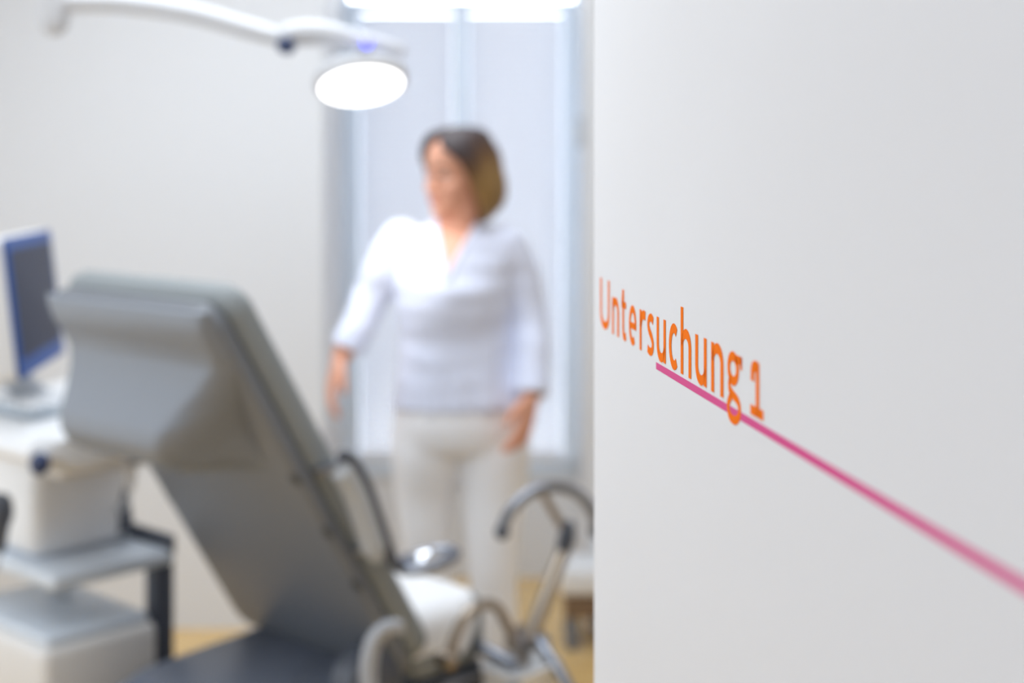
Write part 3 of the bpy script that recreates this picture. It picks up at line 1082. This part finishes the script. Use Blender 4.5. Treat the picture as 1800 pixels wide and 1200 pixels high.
def hand(bm, wrist, tip, palm_n, thumb_dir):
    """palm, four jointed fingers of different lengths and a thumb that leaves the side of the palm"""
    d = (tip - wrist).normalized()
    side = (thumb_dir - d * thumb_dir.dot(d)).normalized()
    nn = d.cross(side).normalized()
    if nn.dot(palm_n) < 0:
        nn = -nn                               # nn points out of the palm: the fingers curl that way
    rings = []
    for t, hw, th in ((-0.012, 0.022, 0.019), (0.01, 0.028, 0.018), (0.035, 0.038, 0.017), (0.065, 0.042, 0.015), (0.085, 0.040, 0.013), (0.094, 0.034, 0.010)):
        c_ = wrist + d * t
        rings.append([c_ + side * hw * math.cos(a) + nn * th * math.sin(a) for a in [2 * math.pi * j / 18 for j in range(18)]])
    loft(bm, rings)
    for k, (off, ln_, r, splay) in enumerate(((0.031, 0.070, 0.0082, 0.10), (0.0105, 0.079, 0.0085, 0.03), (-0.0105, 0.073, 0.0082, -0.04), (-0.031, 0.057, 0.0074, -0.12))):
        p = wrist + d * 0.078 + side * off
        cur = 0.16 + 0.07 * k
        pts = [p]
        ang = 0.08 + 0.05 * k
        for seg in (0.46, 0.30, 0.24):
            v = (d * math.cos(ang) + nn * math.sin(ang) + side * splay).normalized()
            pts.append(pts[-1] + v * ln_ * seg * 1.08)
            ang += cur + 0.16
        sp = spline(pts, 4)
        tube(bm, [wrist + d * 0.055 + side * off * 0.9] + sp, [r * 1.0] + lerp_list([r * 1.08, r, r * 0.92, r * 0.8], len(sp)), 10, round_ends=True)
    tp = wrist + d * 0.022 + side * 0.026
    pts = [tp, tp + (d * 0.75 + side * 0.7 + nn * 0.25).normalized() * 0.034, tp + (d * 0.75 + side * 0.7 + nn * 0.25).normalized() * 0.034 + (d * 0.95 + side * 0.25 + nn * 0.3).normalized() * 0.028]
    pts.append(pts[-1] + (d * 0.95 + side * 0.05 + nn * 0.4).normalized() * 0.022)
    sp = spline(pts, 4)
    tube(bm, sp, lerp_list([0.014, 0.0115, 0.010, 0.0085], len(sp)), 10, round_ends=True)


# head: its own axes, turned to her right
yaw = math.radians(47)
HF = V((-math.sin(yaw), -math.cos(yaw), -0.10)).normalized()
HS = HF.cross(Z).normalized()                   # towards her right ... sign does not matter for the symmetric head
HU = HS.cross(HF).normalized()
if HU.z < 0:
    HU = -HU
CH = pp(805, 378, -0.005)                       # under the chin, on the head's axis
HEADR = [(0.0, 0.018, 0.074, -0.045), (0.008, 0.030, 0.086, -0.02), (0.022, 0.042, 0.090, 0.0), (0.045, 0.053, 0.088, 0.03), (0.07, 0.061, 0.087, 0.065), (0.095, 0.067, 0.085, 0.085), (0.118, 0.070, 0.082, 0.094),
         (0.14, 0.073, 0.088, 0.098), (0.165, 0.072, 0.086, 0.096), (0.188, 0.065, 0.074, 0.084), (0.205, 0.052, 0.055, 0.064), (0.217, 0.034, 0.033, 0.04), (0.222, 0.012, 0.012, 0.015)]


def HP(s, f, u):
    return CH + HS * s + HF * (f - 0.012) + HU * u


def head_ring(w_, fr, bk, u, n=32, grow=0.0, wave=0.0):
    out = []
    for j in range(n):
        a = 2 * math.pi * j / n                 # 0 = forward
        ca, sa = math.cos(a), math.sin(a)
        g = grow + wave * math.sin(11 * a)
        f_ = ca * ((fr if ca > 0 else bk) + g)
        out.append(HP(sa * (w_ + g), f_, u))
    return out


b = NB()
loft(b, [head_ring(w_, fr, bk, u) for u, w_, fr, bk in HEADR])
# nose, brow ridge, cheeks, lips, chin, ears, neck
tube(b, [HP(0, 0.084, 0.118), HP(0, 0.094, 0.095), HP(0, 0.105, 0.078), HP(0, 0.098, 0.073)], [0.0075, 0.0085, 0.011, 0.009], 12, round_ends=True)
for s in (-1, 1):
    ellipsoid(b, HP(s * 0.011, 0.094, 0.074), 0.0085, 0.0085, 0.007)
    tube(b, [HP(s * 0.012, 0.082, 0.129), HP(s * 0.032, 0.077, 0.132), HP(s * 0.05, 0.060, 0.127)], [0.007, 0.008, 0.006], 10, round_ends=True)
    ellipsoid(b, HP(s * 0.036, 0.055, 0.080), 0.027, 0.024, 0.030, (HS, HF, HU))
    tube(b, [HP(s * 0.068, -0.008, 0.125), HP(s * 0.078, -0.016, 0.132), HP(s * 0.081, -0.026, 0.122), HP(s * 0.077, -0.024, 0.102), HP(s * 0.07, -0.012, 0.084)], [0.006, 0.007, 0.007, 0.006, 0.006], 10, round_ends=True)
    ellipsoid(b, HP(s * 0.071, -0.014, 0.106), 0.006, 0.014, 0.022, (HS, HF, HU))
ellipsoid(b, HP(0, 0.090, 0.052), 0.022, 0.008, 0.007, (HS, HF, HU))
ellipsoid(b, HP(0, 0.089, 0.040), 0.019, 0.008, 0.007, (HS, HF, HU))
ellipsoid(b, HP(0, 0.082, 0.016), 0.018, 0.012, 0.013, (HS, HF, HU))
tube(b, [HP(0, -0.012, 0.07), HP(0, -0.004, 0.01), pp(801, 392, 0.012), pp(800, 415, 0.012)], [0.054, 0.051, 0.052, 0.07], 22)
# trunk, arms, legs under the clothes
loft(b, [section(px, py, hw - 6, d0 - 0.008, d1 - 0.008, dy) for px, py, hw, d0, d1, dy in TORSO])
for lst, s in ((ARM_L, 1), (ARM_R, 1)):
    limb(b, lst, 5, 0.013)
limb(b, FORE_L)
limb(b, FORE_R)
hand(b, pp(601, 624, -0.035), pp(582, 700, -0.075), V((0.75, 0.6, 0)), V((0.25, -1.0, 0.0)))
hand(b, pp(933, 686, -0.107), pp(916, 752, -0.15), V((-0.75, 0.6, 0)), V((-0.45, -0.9, 0.0)))
LEG_L = [(755, 745, 0.098, 0.0), (750, 800, 0.094, 0.0), (747, 870, 0.080, 0.01), (750, 950, 0.068, 0.0), (755, 1020, 0.060, 0.0), (757, 1120, 0.058, 0.06), (760, 1230, 0.05, 0.11), (760, 1290, 0.046, 0.13)]
LEG_R = [(866, 745, 0.100, 0.0), (868, 800, 0.096, -0.01), (867, 870, 0.083, -0.02), (866, 950, 0.070, -0.04), (868, 1020, 0.062, -0.05), (872, 1120, 0.060, -0.04), (874, 1230, 0.051, -0.03), (874, 1292, 0.046, -0.02)]
limb(b, LEG_L, 5, 0.012)
limb(b, LEG_R, 5, 0.012)
for lst in (LEG_L, LEG_R):
    e = lst[-1]
    fp = pp(e[0], e[1], e[3])
    tube(b, [V((fp.x, fp.y + 0.03, 0.05)), V((fp.x, fp.y - 0.06, 0.04)), V((fp.x, fp.y - 0.15, 0.03))], [0.033, 0.034, 0.026], 14, round_ends=True)
    tube(b, [fp, V((fp.x, fp.y, 0.05))], [0.036, 0.034], 14)
rb = remeshed(b, 0.0042, 3, 0.5)
body = obj('body', rb, M['skin'], per, sharp=80)
for s in (-1, 1):
    e = obj('eye', ellipsoid(NB(), HP(s * 0.031, 0.0705, 0.114), 0.0125, 0.0125, 0.0075, (HS, HF, HU), 18), M['eye'], body)
    obj('iris', ellipsoid(NB(), HP(s * 0.030, 0.0815, 0.114), 0.0052, 0.003, 0.0052, (HS, HF, HU), 14), M['iris'], e)
    obj('eyebrow', tube(NB(), [HP(s * 0.014, 0.0895, 0.1345), HP(s * 0.032, 0.0845, 0.137), HP(s * 0.05, 0.0655, 0.130)], [0.0028, 0.003, 0.0015], 8, round_ends=True), M['brow'], body)
    obj('eyelid', tube(NB(), [HP(s * 0.019, 0.0805, 0.1175), HP(s * 0.030, 0.0835, 0.1215), HP(s * 0.043, 0.075, 0.1165)], [0.003, 0.0038, 0.003], 8, round_ends=True), M['skin'], body)
b = NB()
ellipsoid(b, HP(0, 0.092, 0.0515), 0.021, 0.0065, 0.004, (HS, HF, HU))
ellipsoid(b, HP(0, 0.0905, 0.0425), 0.018, 0.0065, 0.0045, (HS, HF, HU))
obj('lips', b, M['lips'], body)

# hair: a chin-length bob, an arc round the back and sides that opens for the face
HAIR = [(-0.020, 0.054, 0.056, 0.050, 114, 0.008), (-0.006, 0.062, 0.064, 0.066, 103, 0.018), (0.014, 0.072, 0.070, 0.084, 92, 0.031), (0.045, 0.076, 0.076, 0.092, 84, 0.038), (0.08, 0.076, 0.082, 0.096, 76, 0.036), (0.11, 0.075, 0.084, 0.098, 68, 0.030),
        (0.14, 0.076, 0.088, 0.100, 58, 0.025), (0.165, 0.074, 0.088, 0.097, 44, 0.022), (0.185, 0.067, 0.078, 0.086, 24, 0.020), (0.203, 0.054, 0.058, 0.066, 8, 0.020), (0.216, 0.034, 0.036, 0.042, 1, 0.018), (0.222, 0.012, 0.014, 0.016, 1, 0.017)]
b = NB()
NA = 60
rowsO, rowsI = [], []
for u, w_, fr, bk, op, g in HAIR:
    ro, ri = [], []
    for j in range(NA + 1):
        a = math.radians(op + (360 - 2 * op) * j / NA)
        ca, sa = math.cos(a), math.sin(a)
        edge = min(1.0, min(j, NA - j) / 5.0)
        gg = g * (0.45 + 0.55 * math.sin(edge * math.pi / 2)) + 0.0028 * math.sin(j * 1.9 + u * 25) + 0.0016 * math.sin(j * 3.7 + u * 50)
        ro.append(HP(sa * (w_ + gg), ca * ((fr if ca > 0 else bk) + gg), u + (0.006 * math.sin(j * 0.9) if u < 0 else 0) + (g * 0.6 if u > 0.2 else 0)))
        ri.append(HP(sa * (w_ - 0.003), ca * ((fr if ca > 0 else bk) - 0.003), u))
    rowsO.append([b.verts.new(p) for p in ro])
    rowsI.append([b.verts.new(p) for p in ri])
m_ = len(HAIR)
for i in range(m_ - 1):
    for j in range(NA):
        b.faces.new((rowsO[i][j], rowsO[i][j + 1], rowsO[i + 1][j + 1], rowsO[i + 1][j]))
        b.faces.new((rowsI[i][j], rowsI[i + 1][j], rowsI[i + 1][j + 1], rowsI[i][j + 1]))
    for j in (0, NA):
        b.faces.new((rowsO[i][j], rowsO[i + 1][j], rowsI[i + 1][j], rowsI[i][j]))
for j in range(NA):
    b.faces.new((rowsO[0][j], rowsI[0][j], rowsI[0][j + 1], rowsO[0][j + 1]))
b.faces.new(rowsO[-1])
hair = obj('hair', b, M['hair'], body, sharp=80)
at = hair.data.attributes.new('tone', 'FLOAT', 'POINT')
for i, v in enumerate(hair.data.vertices):
    p = v.co + ORG[hair.name] - CH
    u = p.dot(HU)
    # darker at the roots and in the front strands, blonde towards the back lengths
    fwd = p.dot(HF)
    at.data[i].value = max(0.0, min(1.0, (u - 0.115) / 0.085 + (0.45 if fwd > 0.0 and u < 0.19 else 0.0) + 0.12 * math.sin(i * 1.3)))

# top
b = NB()
loft(b, [section(px, py, hw, d0, d1, dy) for px, py, hw, d0, d1, dy in TORSO])
limb(b, ARM_L)
limb(b, ARM_R)
sb = remeshed(b, 0.0075, 6, 0.5)


def inV(p):
    """is a point of the front inside the V neck?"""
    y = HY + (EYE - p.z) / KM
    x = CX + p.x / KM
    if y < 396:
        return 758 < x < 846
    if p.y > PY + 0.03:
        return False
    if y > 480:
        return False
    t = (y - 392) / (480 - 392)
    return 768 + (787 - 768) * t < x < 838 + (791 - 838) * t


from mathutils import noise as NZ
sb.normal_update()
for v in sb.verts:
    p = v.co
    lo = max(0.0, min(1.0, (1.32 - p.z) / 0.2))
    v.co = p + v.normal * (0.0045 * NZ.noise(V((p.x * 9, p.y * 9, p.z * 24))) + 0.004 * lo * NZ.noise(V((p.x * 22 + 3, p.y * 22, p.z * 7))))
kill = [f for f in sb.faces if inV(f.calc_center_median())]
bmesh.ops.delete(sb, geom=kill, context='FACES')
top_o = obj('tunic_top', sb, M['shirt'], per, sharp=80)
b = NB()


def front(px, py):
    """front surface of the top at a pixel (ellipse of the nearest sections)"""
    for s0, s1 in zip(TORSO, TORSO[1:]):
        if s0[1] <= py <= s1[1]:
            k = (py - s0[1]) / (s1[1] - s0[1])
            cx, hw, d0, dy = (s0[i] + (s1[i] - s0[i]) * k for i in (0, 2, 3, 5))
            x = max(-1, min(1, (px - cx) / hw))
            x = math.copysign(abs(x) ** (1 / 0.85), x)
            return pp(px, py, dy - d0 * math.sqrt(max(0, 1 - x * x)))
    return pp(px, py, -0.05)


for pts in ([(764, 390), (768, 402), (773, 425), (780, 452), (788, 484)], [(840, 390), (836, 402), (822, 425), (806, 452), (790, 484)]):
    tube(b, [front(*p) - V((0, 0.001, 0)) for p in pts], [0.009, 0.0085, 0.008, 0.008, 0.007], 10, round_ends=True)
obj('collar', b, M['shirt'], top_o)
for (px, py, r, dy), (px2, py2, r2, dy2) in ((ARM_L[-1], ARM_L[-2]), (ARM_R[-1], ARM_R[-2])):
    b = NB()
    e = pp(px, py, dy)
    d = (e - pp(px2, py2, dy2)).normalized()
    tube(b, [e + d * 0.002, e + d * 0.03, e + d * 0.034], [r + 0.001, r, r - 0.006], 18)
    obj('cuff', b, M['shirt'], top_o)
# trousers
b = NB()
loft(b, [section(px, py, hw, d0, d1, dy) for px, py, hw, d0, d1, dy in ((810, 690, 110, 0.118, 0.12, 0), (811, 715, 116, 0.124, 0.128, 0), (812, 745, 120, 0.125, 0.135, 0), (812, 775, 118, 0.115, 0.13, 0), (811, 795, 100, 0.085, 0.10, 0))])
limb(b, LEG_L)
limb(b, LEG_R)
obj('trousers', remeshed(b, 0.0085, 6, 0.5), M['trousers'], per, sharp=80)
for lst in (LEG_L, LEG_R):
    e = lst[-1]
    fp = pp(e[0], e[1], e[3])
    b = NB()
    tube(b, [V((fp.x, fp.y + 0.045, 0.045)), V((fp.x, fp.y - 0.02, 0.048)), V((fp.x, fp.y - 0.09, 0.043)), V((fp.x, fp.y - 0.165, 0.036))], [0.043, 0.044, 0.046, 0.035], 16, round_ends=True)
    sh_ = remeshed(b, 0.007, 3)
    for v in sh_.verts:
        v.co.z = max(v.co.z, 0.001)
    obj('shoe', sh_, M['shoe'], per, sharp=80)
wr = pp(934, 676, -0.100)
d = (pp(933, 684, -0.106) - pp(935, 668, -0.094)).normalized()
obj('watch', tube(NB(), [wr - d * 0.012, wr + d * 0.012], 0.0305, 20), M['watch'], per, label='dark watch strap')
